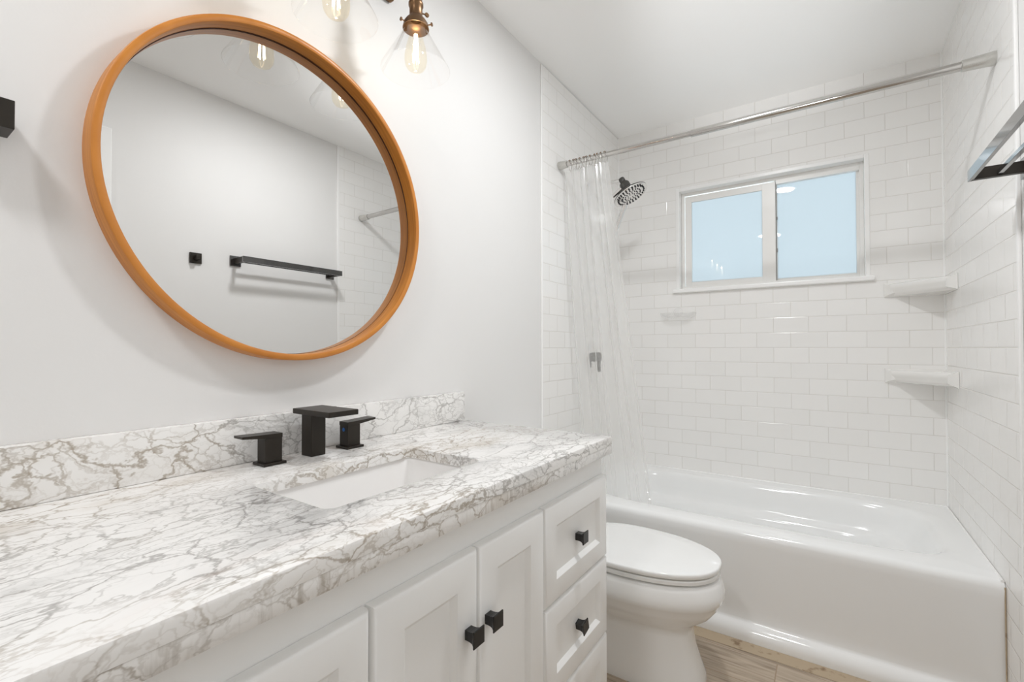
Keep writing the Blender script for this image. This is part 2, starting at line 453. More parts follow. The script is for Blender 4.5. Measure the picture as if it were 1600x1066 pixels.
# caulk bead along the two inner corners
bm = NB(); cyl(bm, (W - 0.001, L - 0.001, ZT), (W - 0.001, L - 0.001, H), 0.005, 10)
obj('corner_bead', bm, M_trim, wr)
bm = NB(); cyl(bm, (0.007, L - 0.001, ZT), (0.007, L - 0.001, H), 0.004, 10)
obj('corner_bead', bm, M_trim, wl)

bm = NB(); box(bm, 0.0, W + 0.006, YB - 0.1, YB, 0, H)
tag(obj('wall_back', bm, M_wall), kind='structure')

# closed white door in the right wall (seen in the mirror only)
d1 = bpy.data.objects.new('door_1', None); COL.objects.link(d1); d1.location = (W, 0.2, 0); tag(d1, kind='structure')
bm = NB(); box(bm, W - 0.004, W + 0.02, -0.16, 0.60, 0.005, 2.0, 0.002); obj('door_leaf', bm, M_trim, d1)
bm = NB()
box(bm, W - 0.014, W + 0.01, 0.60, 0.672, 0, 2.062, 0.004); box(bm, W - 0.014, W + 0.01, -0.232, -0.16, 0, 2.062, 0.004)
box(bm, W - 0.014, W + 0.01, -0.16, 0.60, 2.0, 2.062, 0.004)
obj('door_casing', bm, M_trim, d1)

# ---------------------------------------------------------------- window
w1 = bpy.data.objects.new('window_1', None); COL.objects.link(w1); w1.location = (0.8, L, 1.42); tag(w1, kind='structure')
def rectframe(bm, x0, x1, z0, z1, t, ya, yb, bev=0.0, tb=None):
    tb = t if tb is None else tb
    box(bm, x0, x0 + t, ya, yb, z0, z1, bev); box(bm, x1 - t, x1, ya, yb, z0, z1, bev)
    box(bm, x0 + t, x1 - t, ya, yb, z1 - t, z1, bev); box(bm, x0 + t, x1 - t, ya, yb, z0, z0 + tb, bev)
bm = NB(); rectframe(bm, 0.354, 1.243, WZ0 - 0.003, 2.013, 0.019, L - 0.007, L + 0.075, 0.003, 0.004)
obj('window_casing', bm, M_trim, w1)
bm = NB(); box(bm, 0.338, 1.258, L - 0.024, L + 0.075, 1.409, 1.4315, 0.005, 3)
obj('window_sill', bm, M_trim, w1)
bm = NB()
rectframe(bm, 0.374, 1.224, 1.4315, 1.994, 0.017, L + 0.046, L + 0.085, 0.002)
box(bm, 0.856, 1.207, L + 0.044, L + 0.070, 1.957, 1.977); box(bm, 0.391, 0.86, L + 0.040, L + 0.046, 1.4315, 1.443, 0.001)
obj('window_frame', bm, M_alu, w1)
# left sash slides in front of the fixed right light
bm = NB(); rectframe(bm, 0.3935, 0.853, 1.4385, 1.973, 0.036, L + 0.048, L + 0.062, 0.002)
box(bm, 0.790, 0.853, L + 0.047, L + 0.062, 1.44, 1.972, 0.002)
sl = obj('sash', bm, M_alu, w1)
bm = NB(); box(bm, 0.428, 0.792, L + 0.053, L + 0.057, 1.472, 1.939); obj('pane', bm, M_pane, sl)
bm = NB(); rectframe(bm, 0.845, 1.209, 1.4465, 1.9785, 0.014, L + 0.066, L + 0.078, 0.002)
sr = obj('sash', bm, M_alu, w1)
bm = NB(); box(bm, 0.857, 1.197, L + 0.070, L + 0.074, 1.458, 1.9655); obj('pane', bm, M_pane, sr)
bm = NB(); box(bm, 0.853, 0.8565, L + 0.049, L + 0.066, 1.447, 1.968)
box(bm, 0.853, 0.862, L + 0.047, L + 0.058, 1.60, 1.618, 0.002); box(bm, 0.853, 0.862, L + 0.047, L + 0.058, 1.77, 1.785, 0.002)
obj('sash_latch', bm, M_gasket, w1)

# ---------------------------------------------------------------- bathtub
tub = empty('bathtub', (W / 2, 2.33, 0), 'white alcove bathtub with plain apron under the frosted window', 'bathtub')
N = 96
def tub_ring(d, z, ex=1.0):
    """opening outline inset by D at height Z"""
    x0, x1, y0, y1 = 0.10, 1.432, 2.062, 2.656
    cx, cy = (x0 + x1) / 2, (y0 + y1) / 2
    pts = []
    for i in range(N):
        a = 2 * pi * i / N + pi / 4
        ca, sa = cos(a), sin(a)
        e = 2 / 5.0
        px = math.copysign(abs(ca) ** e, ca); py = math.copysign(abs(sa) ** e, sa)
        slope = 1 + 1.6 * max(0, px) ** 3 * ex
        hx = (x1 - x0) / 2 - d * (slope if px > 0 else 1); hy = (y1 - y0) / 2 - d
        pts.append(Vector((cx + px * hx, cy + py * hy, z)))
    return pts
def rim_ring(x0, x1, y0, y1, z):
    pts = []
    cx, cy = (x0 + x1) / 2, (y0 + y1) / 2
    for i in range(N):
        a = 2 * pi * i / N + pi / 4
        ca, sa = cos(a), sin(a); k = max(abs(ca), abs(sa))
        pts.append(Vector((cx + ca / k * (x1 - x0) / 2, cy + sa / k * (y1 - y0) / 2, z)))
    return pts
bm = NB()
X0, X1, Y1 = 0.0065, W - 0.0012, L - 0.002
rings = [rim_ring(X0, X1, 1.9585, Y1, 0.352), rim_ring(X0, X1, 1.9575, Y1, 0.376), rim_ring(X0, X1, 1.961, Y1, 0.388),
         rim_ring(X0, X1, 1.969, Y1, 0.396), rim_ring(X0, X1, 1.981, Y1, 0.4)]
rings += [tub_ring(-0.012, 0.4005), tub_ring(-0.004, 0.399), tub_ring(0.004, 0.395), tub_ring(0.010, 0.386), tub_ring(0.016, 0.365), tub_ring(0.024, 0.32),
          tub_ring(0.032, 0.285), tub_ring(0.038, 0.276), tub_ring(0.052, 0.270), tub_ring(0.066, 0.262), tub_ring(0.074, 0.248),
          tub_ring(0.084, 0.19), tub_ring(0.10, 0.13), tub_ring(0.125, 0.098), tub_ring(0.17, 0.085), tub_ring(0.24, 0.080)]
loft(bm, rings, True, False, True)
obj('basin', bm, M_tub, tub, 50)
# apron: extruded profile (y, z)
prof = [(1.9585, 0.3525), (1.9595, 0.335), (1.9615, 0.30), (1.9650, 0.20), (1.9670, 0.10), (1.9670, 0.066), (1.9650, 0.058), (1.961, 0.0550), (1.954, 0.0515), (1.945, 0.046),
        (1.937, 0.038), (1.9315, 0.028), (1.9290, 0.016), (1.9285, 0.0)]
bm = NB(); loft(bm, [[Vector((x, y, z)) for y, z in prof] + [Vector((x, 2.03, 0.0)), Vector((x, 2.03, 0.353))] for x in (X0, X1)], True, True, True)
obj('apron', bm, M_tub, tub, 40)
bm = NB(); cyl(bm, (W - 0.002, 1.9585, 0.0), (W - 0.002, 1.9585, 0.385), 0.0019, 8); obj('caulk_bead', bm, M_caulk, tub, 60)
bm = NB(); cyl(bm, (0.02, L - 0.0055, 0.4), (W - 0.004, L - 0.0055, 0.4), 0.005, 8); cyl(bm, (W - 0.005, 1.968, 0.399), (W - 0.005, L - 0.006, 0.399), 0.0045, 8); obj('caulk_bead', bm, M_trim, tub, 60)
bm = NB(); lathe(bm, [(0.0005, 0.003), (0.016, 0.003), (0.024, 0.0)], (0.36, 2.355, 0.081), (0, 0, 1), 24)
obj('drain', bm, M_chrome, tub, 40)

# ---------------------------------------------------------------- toilet
YTO = 1.605
toilet = empty('toilet', (0.4, YTO, 0), 'white elongated toilet with closed lid between vanity and bathtub', 'toilet')
def egg(xb, xf, hw, z, n=56, e=2.25, wide=0.42):
    xc = xb + (xf - xb) * wide; pts = []
    for i in range(n):
        a = 2 * pi * i / n; ca, sa = cos(a), sin(a)
        px = math.copysign(abs(ca) ** (2 / e), ca); py = math.copysign(abs(sa) ** (2 / e), sa)
        pts.append(Vector((xc + px * ((xf - xc) if px > 0 else (xc - xb)), YTO + py * hw, z)))
    return pts
bm = NB()
loft(bm, [egg(0.16, 0.735, 0.122, 0.0, e=3.6), egg(0.16, 0.733, 0.121, 0.018, e=3.6), egg(0.165, 0.722, 0.114, 0.05, e=3.4), egg(0.175, 0.704, 0.108, 0.11, e=3.2),
          egg(0.185, 0.697, 0.106, 0.165, e=3.0), egg(0.19, 0.700, 0.108, 0.185, e=2.8), egg(0.20, 0.722, 0.124, 0.205, e=2.5), egg(0.21, 0.757, 0.150, 0.232, e=2.35),
          egg(0.215, 0.778, 0.168, 0.26, e=2.3), egg(0.215, 0.788, 0.176, 0.282, e=2.3), egg(0.215, 0.793, 0.180, 0.287, e=2.3), egg(0.215, 0.796, 0.182, 0.300, e=2.3),
          egg(0.215, 0.795, 0.182, 0.318, e=2.3), egg(0.215, 0.788, 0.178, 0.340, e=2.3), egg(0.215, 0.783, 0.175, 0.3530, e=2.3), egg(0.22, 0.779, 0.171, 0.3568, e=2.3), egg(0.29, 0.735, 0.130, 0.3568), egg(0.30, 0.728, 0.124, 0.350), egg(0.32, 0.70, 0.112, 0.29), egg(0.37, 0.62, 0.08, 0.20)], True, True, True)
obj('bowl', bm, M_porc, toilet, 60)
def slab_egg(name, z0, z1, xb, xf, hw, m, dome=0.0):
    bm = NB(); r = 0.0016 if dome == 0 else 0.004
    rg = [egg(xb + .001, xf - .001, hw - .001, z0), egg(xb, xf, hw, z0 + .001), egg(xb, xf, hw, z1 - r), egg(xb + r * .4, xf - r * .4, hw - r * .4, z1 - r * .3), egg(xb + r * 1.3, xf - r * 1.3, hw - r * 1.3, z1)]
    for t in (0.25, 0.5, 0.75, 0.93):
        rg.append(egg(xb + r * 1.3 + t * (xf - xb) * 0.42, xf - r * 1.3 - t * (xf - xb) * 0.57, (hw - r * 1.3) * (1 - t), z1 + dome * (1 - (1 - t) ** 2)))
    loft(bm, rg, True, True, True)
    return obj(name, bm, m, toilet, 50)
bm = NB()
so_ = [egg(0.272, 0.7815, 0.1740, 0.3645), egg(0.27, 0.783, 0.1755, 0.3660), egg(0.27, 0.783, 0.1755, 0.3750), egg(0.273, 0.780, 0.1725, 0.3780), egg(0.335, 0.728, 0.1180, 0.3780), egg(0.340, 0.723, 0.1140, 0.3740), egg(0.340, 0.723, 0.1140, 0.3645)]
loft(bm, so_ + [so_[0]]); bmesh.ops.remove_doubles(bm, verts=bm.verts, dist=1e-6)
obj('seat', bm, M_porc, toilet, 40)
slab_egg('lid', 0.3842, 0.4005, 0.265, 0.786, 0.178, M_porc, 0.006)
for s in (-1, 1):
    bm = NB(); box(bm, 0.235, 0.275, YTO + s * 0.075 - 0.02, YTO + s * 0.075 + 0.02, 0.357, 0.392, 0.005); obj('hinge', bm, M_porc, toilet, 40)
bm = NB(); box(bm, 0.012, 0.205, YTO - 0.195, YTO + 0.195, 0.33, 0.655, 0.022, 4); obj('tank', bm, M_porc, toilet, 40)
bm = NB(); box(bm, 0.006, 0.212, YTO - 0.203, YTO + 0.203, 0.655, 0.690, 0.01, 3); obj('tank_lid', bm, M_porc, toilet, 40)
bm = NB(); cyl(bm, (0.205, YTO - 0.14, 0.60), (0.222, YTO - 0.14, 0.60), 0.012, 16, bev=0.002); box(bm, 0.218, 0.226, YTO - 0.145, YTO - 0.07, 0.594, 0.606, 0.002)
obj('flush_lever', bm, M_chrome, toilet, 40)

# ---------------------------------------------------------------- vanity cabinet
XF, XD = 0.538, 0.557
VY0, VY1 = 0.056, 1.240
van = empty('vanity_cabinet', (0.27, 0.65, 0), 'long white shaker vanity cabinet under the marble countertop', 'cabinet')
bm = NB()
for y in (VY0, VY1 - 0.016): box(bm, 0.003, 0.52, y, y + 0.016, 0.09, 0.7945)
box(bm, 0.003, 0.52, VY0 + 0.016, VY1 - 0.016, 0.09, 0.106); box(bm, 0.003, 0.012, VY0 + 0.016, VY1 - 0.016, 0.106, 0.7945)
obj('carcass', bm, M_cab, van)
bm = NB(); box(bm, 0.52, XF, VY0, VY1, 0.085, 0.7945, 0.0015)
obj('face_frame', bm, M_cab, van)
bm = NB(); box(bm, 0.003, 0.475, VY0 + 0.005, VY1 - 0.005, 0.0, 0.09); obj('toe_kick', bm, M_cab, van)
def panel(bm, y0, y1, z0, z1, fw, bev=0.010, deep=0.009):
    def ring(d, x):
        return [Vector((x, y0 + d, z0 + d)), Vector((x, y1 - d, z0 + d)), Vector((x, y1 - d, z1 - d)), Vector((x, y0 + d, z1 - d))]
    loft(bm, [ring(0, XF + 0.0005), ring(0, XD - 0.008), ring(0.0012, XD - 0.004), ring(0.004, XD - 0.0012), ring(0.008, XD), ring(fw, XD), ring(fw + 0.002, XD - 0.0015),
              ring(fw + bev, XD - deep), ring(fw + bev + 0.002, XD - deep)], True, True, True)
def knob_mesh():
    bm = NB()
    def sq(h, x): return [Vector((x, -h, -h)), Vector((x, h, -h)), Vector((x, h, h)), Vector((x, -h, h))]
    loft(bm, [sq(0.0085, 0), sq(0.0085, 0.007), sq(0.0088, 0.012), sq(0.0098, 0.017), sq(0.0118, 0.0205), sq(0.0145, 0.0225), sq(0.0145, 0.0245), sq(0.0138, 0.0252)], True, True, True)
    bmesh.ops.recalc_face_normals(bm, faces=bm.faces)
    me = bpy.data.meshes.new('knob'); bm.to_mesh(me); bm.free(); me.materials.append(M_knob); return me
KN = knob_mesh()
def knob(parent, y, z, x=XD, twist=0.0):
    o = bpy.data.objects.new('knob', KN); COL.objects.link(o); o.parent = parent
    o.location = Vector((x, y, z)) - wloc(parent); o.rotation_euler = (rad(twist), 0, 0)
    return o
ZD0, ZD1 = 0.088, 0.738
YA, YBm, YC = 0.4225, 0.6545, 0.886
for (a, b, ky) in ((YA, YBm - 0.0015, YBm - 0.030), (YBm + 0.0015, YC, YBm + 0.026)):
    bm = NB(); panel(bm, a, b, ZD0, ZD1, 0.056)
    d = obj('door', bm, M_cab, van, 30)
    knob(d, ky, 0.6035)
for (a, b) in ((0.891, 1.2345), (0.062, 0.418)):
    for k, (z0, z1) in enumerate(((0.5145, 0.738), (0.301, 0.5105), (0.088, 0.297))):
        bm = NB(); panel(bm, a, b, z0, z1, 0.050)
        d = obj('drawer', bm, M_cab, van, 30)
        knob(d, (a + b) / 2, (z0 + z1) / 2 - 0.004, XD - 0.009, 14 if k == 1 else 0)

# ---------------------------------------------------------------- countertop with sink cut-out
CY0, CY1, CD = 0.004, 1.2512, 0.5651
top = empty('countertop', (0.28, 0.63, 0.79), 'white marble countertop with grey and brown veins and undermount sink opening', 'countertop')
SX0, SX1, SY0, SY1 = 0.200, 0.432, 0.436, 0.822
TS = 0.024
bm = NB()
hole = rrect(SX0, SX1, SY0, SY1, 0.018, 6)
nh = len(hole)
def outer_at(i, d):
    x, y = hole[i]; cx, cy = (SX0 + SX1) / 2, (SY0 + SY1) / 2
    return x, y
def rect_pts(x0, x1, y0, y1):
    # same count as the hole outline: each corner fan collapses on straight runs
    pts = []
    n = nh // 4
    cor = [(x1, y1), (x0, y1), (x0, y0), (x1, y0)]
    for q in range(4):
        c0 = cor[q]; pv = cor[q - 1]; nx = cor[(q + 1) % 4]
        for i in range(n):
            t = (i - (n - 1) / 2) / ((n - 1) / 2) * 0.35
            if t < 0: p = (c0[0] + (pv[0] - c0[0]) * -t, c0[1] + (pv[1] - c0[1]) * -t)
            else: p = (c0[0] + (nx[0] - c0[0]) * t, c0[1] + (nx[1] - c0[1]) * t)
            pts.append(p)
    return pts
def R3(pts, z): return [Vector((x, y, z)) for x, y in pts]
b_ = 0.0025
rg = [R3(rect_pts(0.002, CD, CY0, CY1), ZC - TS), R3(rect_pts(0.002, CD, CY0, CY1), ZC - 0.005), R3(rect_pts(0.002 + 0.0, CD - 0.0014, CY0 + 0.0014, CY1 - 0.0014), ZC - 0.0014),
      R3(rect_pts(0.002, CD - 0.005, CY0 + 0.005, CY1 - 0.005), ZC),
      R3(rrect(SX0 - b_, SX1 + b_, SY0 - b_, SY1 + b_, 0.018 + b_, 6), ZC), R3(rrect(SX0 - 0.0006, SX1 + 0.0006, SY0 - 0.0006, SY1 + 0.0006, 0.0186, 6), ZC - 0.0008), R3(hole, ZC - b_), R3(hole, ZC - TS)]
vr = loft(bm, rg)
for i in range(nh):
    j = (i + 1) % nh; bm.faces.new((vr[-1][i], vr[-1][j], vr[0][j], vr[0][i]))
obj('slab', bm, M_marble, top, 30)
bm = NB(); box(bm, CD - 0.035, CD - 0.0006, CY0 + 0.001, CY1 - 0.0006, 0.7955, ZC - TS - 0.0002, 0.0012)
box(bm, 0.05, CD - 0.036, CY1 - 0.035, CY1 - 0.0006, 0.7955, ZC - TS - 0.0002, 0.0012)
obj('front_edge', bm, M_marble_edge, top, 30)
bm = NB(); box(bm, 0.0005, 0.0234, CY0, CY1 - 0.001, ZC + 0.0004, ZC + 0.0985, 0.0015)
obj('backsplash', bm, M_marble, top, 30)

sink = empty('sink_basin', (0.316, 0.629, 0.66), 'rectangular white undermount sink set below the marble countertop', 'sink')
bm = NB()
e = 0.006
rs = []
for d, z, r in ((-0.022, ZC - TS - 0.0005, 0.03), (0, ZC - TS - 0.0005, 0.03), (0.002, ZC - TS - 0.006, 0.03), (0.010, 0.76, 0.03), (0.018, 0.715, 0.032), (0.028, 0.697, 0.034), (0.045, 0.688, 0.034), (0.085, 0.683, 0.02)):
    rs.append(R3(rrect(SX0 - e + d, SX1 + e - d, SY0 - e + d, SY1 + e - d, r, 6), z))
loft(bm, rs, True, False, True)
obj('bowl', bm, M_sink, sink, 50)
bm = NB(); lathe(bm, [(0.002, 0.001), (0.018, 0.0015), (0.022, 0.003), (0.026, 0.0)], (0.30, 0.629, 0.6832), (0, 0, 1), 28)
obj('drain', bm, M_black, sink, 40)

# ---------------------------------------------------------------- faucet
fa = empty('faucet', (0.07, 0.64, ZC), 'black widespread waterfall faucet with two lever handles behind the sink', 'faucet')
bm = NB(); box(bm, 0.052, 0.092, 0.623, 0.660, ZC, 0.944, 0.0015); sp = obj('spout', bm, M_black, fa)
bm = NB(); box(bm, 0.046, 0.1855, 0.6045, 0.681, 0.9435, 0.9555, 0.0012)
obj('spout_plate', bm, M_black, sp)
def handle(yc, s):
    bm = NB(); box(bm, 0.0555, 0.0885, yc - 0.0185, yc + 0.0185, ZC + 0.005, 0.9025, 0.001)
    h = obj('handle', bm, M_black, fa)
    bm = NB(); box(bm, 0.048, 0.096, yc - 0.0245, yc + 0.0245, ZC, ZC + 0.006, 0.001); obj('base_plate', bm, M_black, h)
    bm = NB()
    y_in, y_out = yc - s * 0.0185, yc + s * 0.066
    loft(bm, [[Vector((0.0545, y, z0)), Vector((0.0895, y, z0)), Vector((0.0895, y, z1)), Vector((0.0545, y, z1))] for y, z0, z1 in
              ((y_in, 0.9015, 0.9105), (yc + s * 0.0185, 0.9030, 0.9115), (y_out, 0.9085, 0.9135))], True, True, True)
    obj('lever', bm, M_black, h)
    return h
hl = handle(0.538, -1)
hr = handle(0.742, 1)
bm = NB(); cyl(bm, (0.072, 0.7236, 0.891), (0.072, 0.7228, 0.891), 0.0048, 20)
obj('cold_mark', bm, M_blue, hr, label='small blue cold water dot')

# ---------------------------------------------------------------- round mirror
MY, MZ, MR = 0.626, 1.4500, 0.384
mi = empty('wall_mirror', (0.0, MY, MZ), 'large round mirror in an orange wooden frame over the sink', 'mirror')
bm = NB()
lathe(bm, [(MR, 0.0), (MR, 0.040), (MR - 0.0012, 0.0435), (MR - 0.004, 0.045), (MR - 0.0112, 0.045), (MR - 0.0140, 0.0437), (MR - 0.0152, 0.0405), (MR - 0.0152, 0.0085), (MR - 0.0152, 0.002)],
      (0, MY, MZ), (1, 0, 0), 160)
obj('frame', bm, M_wood, mi, 40)
bm = NB()
lathe(bm, [(0.002, 0.0095), (0.20, 0.0095), (MR - 0.0160, 0.0095), (MR - 0.0160, 0.003)], (0, MY, MZ), (1, 0, 0), 128, True)
torus_bm = NB(); torus(torus_bm, (0.0098, MY, MZ), (1, 0, 0), MR - 0.0156, 0.0009, 160, 8); obj('gap_shade_ring', torus_bm, M_gap, mi, 60)  # dark brown ring paints the shade in the gap around the glass
mg = obj('mirror_glass', bm, M_mirror, mi); mg.rotation_euler = (0, rad(-0.27), 0)

# ---------------------------------------------------------------- three-light fixture over the mirror
LX = 0.168
vl = empty('vanity_light', (0.0, 0.63, 2.13), 'bronze bath light with clear cone shades and glowing bulbs above the round mirror', 'wall lamp')
bm = NB(); box(bm, 0.0, 0.022, 0.33, 0.93, 2.125, 2.205, 0.006); obj('back_plate', bm, M_bronze, vl)
for ly in (0.385, 0.630, 0.874):
    bm = NB()
    tube(bm, [(0.02, ly, 2.165), (0.07, ly, 2.168), (0.12, ly, 2.160), (0.152, ly, 2.138), (0.166, ly, 2.10), (LX, ly, 2.055)], 0.0075, 12)
    lathe(bm, [(0.010, 0), (0.020, 0.002), (0.018, 0.010), (0.009, 0.014)], (0.0215, ly, 2.165), (1, 0, 0), 24, True, True)
    obj('arm', bm, M_bronze, vl, 50)
    bm = NB()
    lathe(bm, [(0.0085, 2.062), (0.0145, 2.060), (0.0165, 2.050), (0.0165, 2.026), (0.0195, 2.022), (0.0195, 2.014), (0.0172, 2.011), (0.0172, 1.990), (0.0185, 1.984),
               (0.026, 1.976), (0.0325, 1.966), (0.035, 1.953), (0.0335, 1.953), (0.031, 1.964), (0.024, 1.972), (0.0150, 1.976)], (LX, ly, 0), (0, 0, 1), 32)
    so = obj('socket', bm, M_bronze, vl, 40)
    for a in (20, 140, 260):
        d = Vector((cos(rad(a)), sin(rad(a)), 0)); p = Vector((LX, ly, 1.957))
        bm = NB(); cyl(bm, p + d * 0.031, p + d * 0.046, 0.0016, 8); cyl(bm, p + d * 0.0445, p + d * 0.0475, 0.0048, 14)
        obj('thumbscrew', bm, M_bronze, so, 40)
    bm = NB(); p = Vector((LX, ly, 2.0)); d = Vector((0.35, 0.93, 0.12)).normalized()
    cyl(bm, p + d * 0.014, p + d * 0.029, 0.002, 8); lathe(bm, [(0.001, -0.002), (0.006, -0.002), (0.0065, 0.0), (0.006, 0.002), (0.001, 0.002)], p + d * 0.032, (0.9, -0.3, 0.1), 16)
    obj('switch_key', bm, M_bronze, so, 40)
    bm = NB()
    prof = [(0.0275, 1.966), (0.0300, 1.958), (0.0312, 1.950), (0.0328, 1.944)]
    for k in range(1, 9):
        t = k / 8; prof.append((0.0328 + (0.0905 - 0.0328) * t, 1.944 + (1.842 - 1.944) * t))
    prof += [(0.0912, 1.8405), (0.0905, 1.8395), (0.0895, 1.8408)]
    lathe(bm, prof, (LX, ly, 0), (0, 0, 1), 64)
    obj('glass_shade', bm, M_glass, vl, 60)
    bm = NB()
    lathe(bm, [(0.0135, 1.975), (0.0137, 1.952), (0.0155, 1.940), (0.0205, 1.922), (0.0262, 1.900), (0.0292, 1.882), (0.0298, 1.868), (0.0275, 1.854), (0.0215, 1.844), (0.012, 1.8395), (0.0008, 1.838)], (LX, ly, 0), (0, 0, 1), 32)
    bu = obj('bulb', bm, M_bulb, vl, 60)
    bm = NB()
    for k in range(6):
        a = 2 * pi * k / 6
        q0 = Vector((LX + 0.004 * cos(a), ly + 0.004 * sin(a), 1.938)); q1 = Vector((LX + 0.0082 * cos(a), ly + 0.0082 * sin(a), 1.862))
        cyl(bm, q0, q1, 0.0009, 6)
    obj('filament', bm, M_filament, bu)
    pl = bpy.data.lights.new('bulb_light', 'POINT'); pl.energy = BULB_POWER; pl.color = BULB_COLOR; pl.shadow_soft_size = 0.007
    po = bpy.data.objects.new('bulb_light', pl); COL.objects.link(po); po.parent = vl; po.location = Vector((LX, ly, 1.925)) - vl.location

# ---------------------------------------------------------------- shower rod, rings, curtain
RY, RZ = 1.975, 1.972
rod = empty('shower_rod', (0.75, RY, RZ), 'polished metal tension rod spanning the bathtub alcove', 'curtain rod')
bm = NB(); cyl(bm, (0.008, RY, RZ + 0.004), (0.62, RY, RZ + 0.002), 0.0115, 28); obj('inner_tube', bm, M_rod, rod, 40)
bm = NB(); cyl(bm, (0.618, RY, RZ + 0.001), (W - 0.02, RY, RZ), 0.0140, 28, bev=0.001); obj('outer_tube', bm, M_rod, rod, 40)
bm = NB(); lathe(bm, [(0.020, 0.0), (0.021, 0.003), (0.0195, 0.03), (0.0175, 0.075), (0.0145, 0.077)], (W, RY, RZ), (-1, 0, 0), 32, True, True)
obj('end_cap', bm, M_cap, rod, 40)
bm = NB(); lathe(bm, [(0.019, 0.0), (0.020, 0.003), (0.0185, 0.02), (0.0165, 0.045), (0.0125, 0.047)], (0.006, RY, RZ + 0.004), (1, 0, 0), 32, True, True)
obj('end_cap', bm, M_cap, rod, 40)

ring0 = None
for k in range(11):
    x = 0.066 + 0.0175 * k + (0.004 if k % 3 == 1 else 0)
    if ring0 is None:
        ring0 = empty('curtain_ring', (x, RY, RZ), 'small metal roller ring on the shower rod holding the clear curtain', 'curtain ring', 'rings on the shower rod')
        bm = NB()
        pts = []
        for i in range(29):
            a = rad(-80 + 340 * i / 28); pts.append((x + 0.0035 * sin(a * 0.5), RY + 0.0185 * cos(a), RZ - 0.008 + 0.0255 * sin(a)))
        tube(bm, pts, 0.0013, 8)
        obj('wire', bm, M_steel, ring0, 60)
        bm = NB()
        for a in (55, 72, 90, 108, 125):
            g = bmesh.ops.create_icosphere(bm, subdivisions=2, radius=0.0033)
            bmesh.ops.translate(bm, verts=g['verts'], vec=(x, RY + 0.0185 * cos(rad(a)), RZ - 0.008 + 0.0255 * sin(rad(a))))
        obj('roller_beads', bm, M_bronze, ring0, 179)
    else:
        r = ring0.copy(); COL.objects.link(r); r.location = (x, RY, RZ); r.rotation_euler = (0, 0, rad(random.uniform(-14, 14)))
        for ch in ring0.children:
            c = ch.copy(); COL.objects.link(c); c.parent = r

bm = NB()
NU, NV = 150, 60
ZTOP, ZBOT = 1.945, 0.24
rows = []
for j in range(NV + 1):
    v = j / NV; z = ZTOP + (ZBOT - ZTOP) * v
    row = []
    dz = (ZTOP - z)
    xl = 0.030 + 0.030 * min(1, dz / 1.6)
    xr = 0.252 + 0.150 * (min(1, dz / 1.6)) ** 0.9
    yc = RY + 0.004 + 0.135 * min(1, dz / 1.5) ** 1.3
    for i in range(NU + 1):
        u = i / NU
        amp = 0.008 + 0.009 * min(1, dz / 0.35) - 0.004 * v
        ph = 2 * pi * u * 6.5 + 0.9 * sin(2 * pi * u * 2.3 + 1.0) + 0.5 * sin(v * 4 + u * 9)
        x = xl + (xr - xl) * u + 0.003 * sin(2 * ph + 0.7)
        y = yc + amp * sin(ph) + 0.007 * sin(2 * pi * u * 3.1 + v * 2.2)
        row.append(Vector((x, y, z)))
    rows.append(row)
loft(bm, rows, False)
tag(obj('shower_curtain', bm, M_vinyl, None, 179, loc=(0.16, RY, ZBOT)), 'clear vinyl shower curtain gathered at the left end of the rod', 'shower curtain')

# ---------------------------------------------------------------- shower head and valve
sh = empty('overhead_shower', (0.006, 2.30, 1.975), 'round chrome shower head with dark nozzles beside the gathered curtain', 'shower head')
hc = Vector((0.245, 2.30, 1.882)); hn = Vector((0.477, 0.004, -0.88)).normalized()   # spray direction
hb = hc - hn * 0.095
bm = NB(); tube(bm, [(0.008, 2.30, 1.985), (0.05, 2.30, 1.990), (0.09, 2.30, 1.985), (0.13, 2.302, 1.966), hb], 0.0095, 14)
lathe(bm, [(0.028, 0.0), (0.027, 0.006), (0.018, 0.012), (0.010, 0.014)], (0.006, 2.30, 1.985), (1, 0, 0), 28, True, True)
obj('shower_arm', bm, M_chrome, sh, 50)
bm = NB()
lathe(bm, [(0.0135, -0.105), (0.0155, -0.102), (0.0155, -0.082), (0.0125, -0.078), (0.0235, -0.074), (0.026, -0.066), (0.0255, -0.030), (0.034, -0.020)], hc, hn, 28, True, True)
obj('swivel', bm, M_grey, sh, 40)
bm = NB()
lathe(bm, [(0.010, -0.026), (0.040, -0.022), (0.074, -0.013), (0.0895, -0.003), (0.0895, 0.001)], hc, hn, 48, True)
obj('head_shell', bm, M_grey, sh, 60)
bm = NB()
lathe(bm, [(0.0895, 0.001), (0.0898, 0.004), (0.087, 0.0065), (0.084, 0.0055), (0.050, 0.0075), (0.022, 0.0085), (0.001, 0.009)], hc, hn, 48)
fp = obj('face_plate', bm, M_chrome, sh, 60)
u_, v_, _d = basis(hn)
bm = NB()
for R_, k_, rr in ((0.018, 8, 0.0028), (0.034, 14, 0.0036), (0.050, 20, 0.0036), (0.070, 26, 0.0046)):
    for i in range(k_):
        a = 2 * pi * (i + 0.5 * (R_ > 0.04)) / k_
        p = hc + (u_ * cos(a) + v_ * sin(a)) * R_
        cyl(bm, p + hn * 0.0055, p + hn * 0.0105, rr, 10, rr * 0.8)
obj('nozzles', bm, M_nozzle, fp, 40)
side = Vector((-0.42, 0.10, -0.9)).normalized()
bm = NB()
st = hc - hn * 0.012 + side * 0.060
tube(bm, [st, st + side * 0.05, st + side * 0.10, st + side * 0.17], [0.013, 0.011, 0.0115, 0.0125], 16)
obj('handset_handle', bm, M_chrome, sh, 50)
bm = NB(); tube(bm, [hb + Vector((0.02, 0, -0.03)), hb + Vector((-0.01, 0.0, -0.05)), hb + Vector((-0.05, 0, -0.075))], 0.011, 14)
obj('hose_outlet', bm, M_chrome, sh, 50)

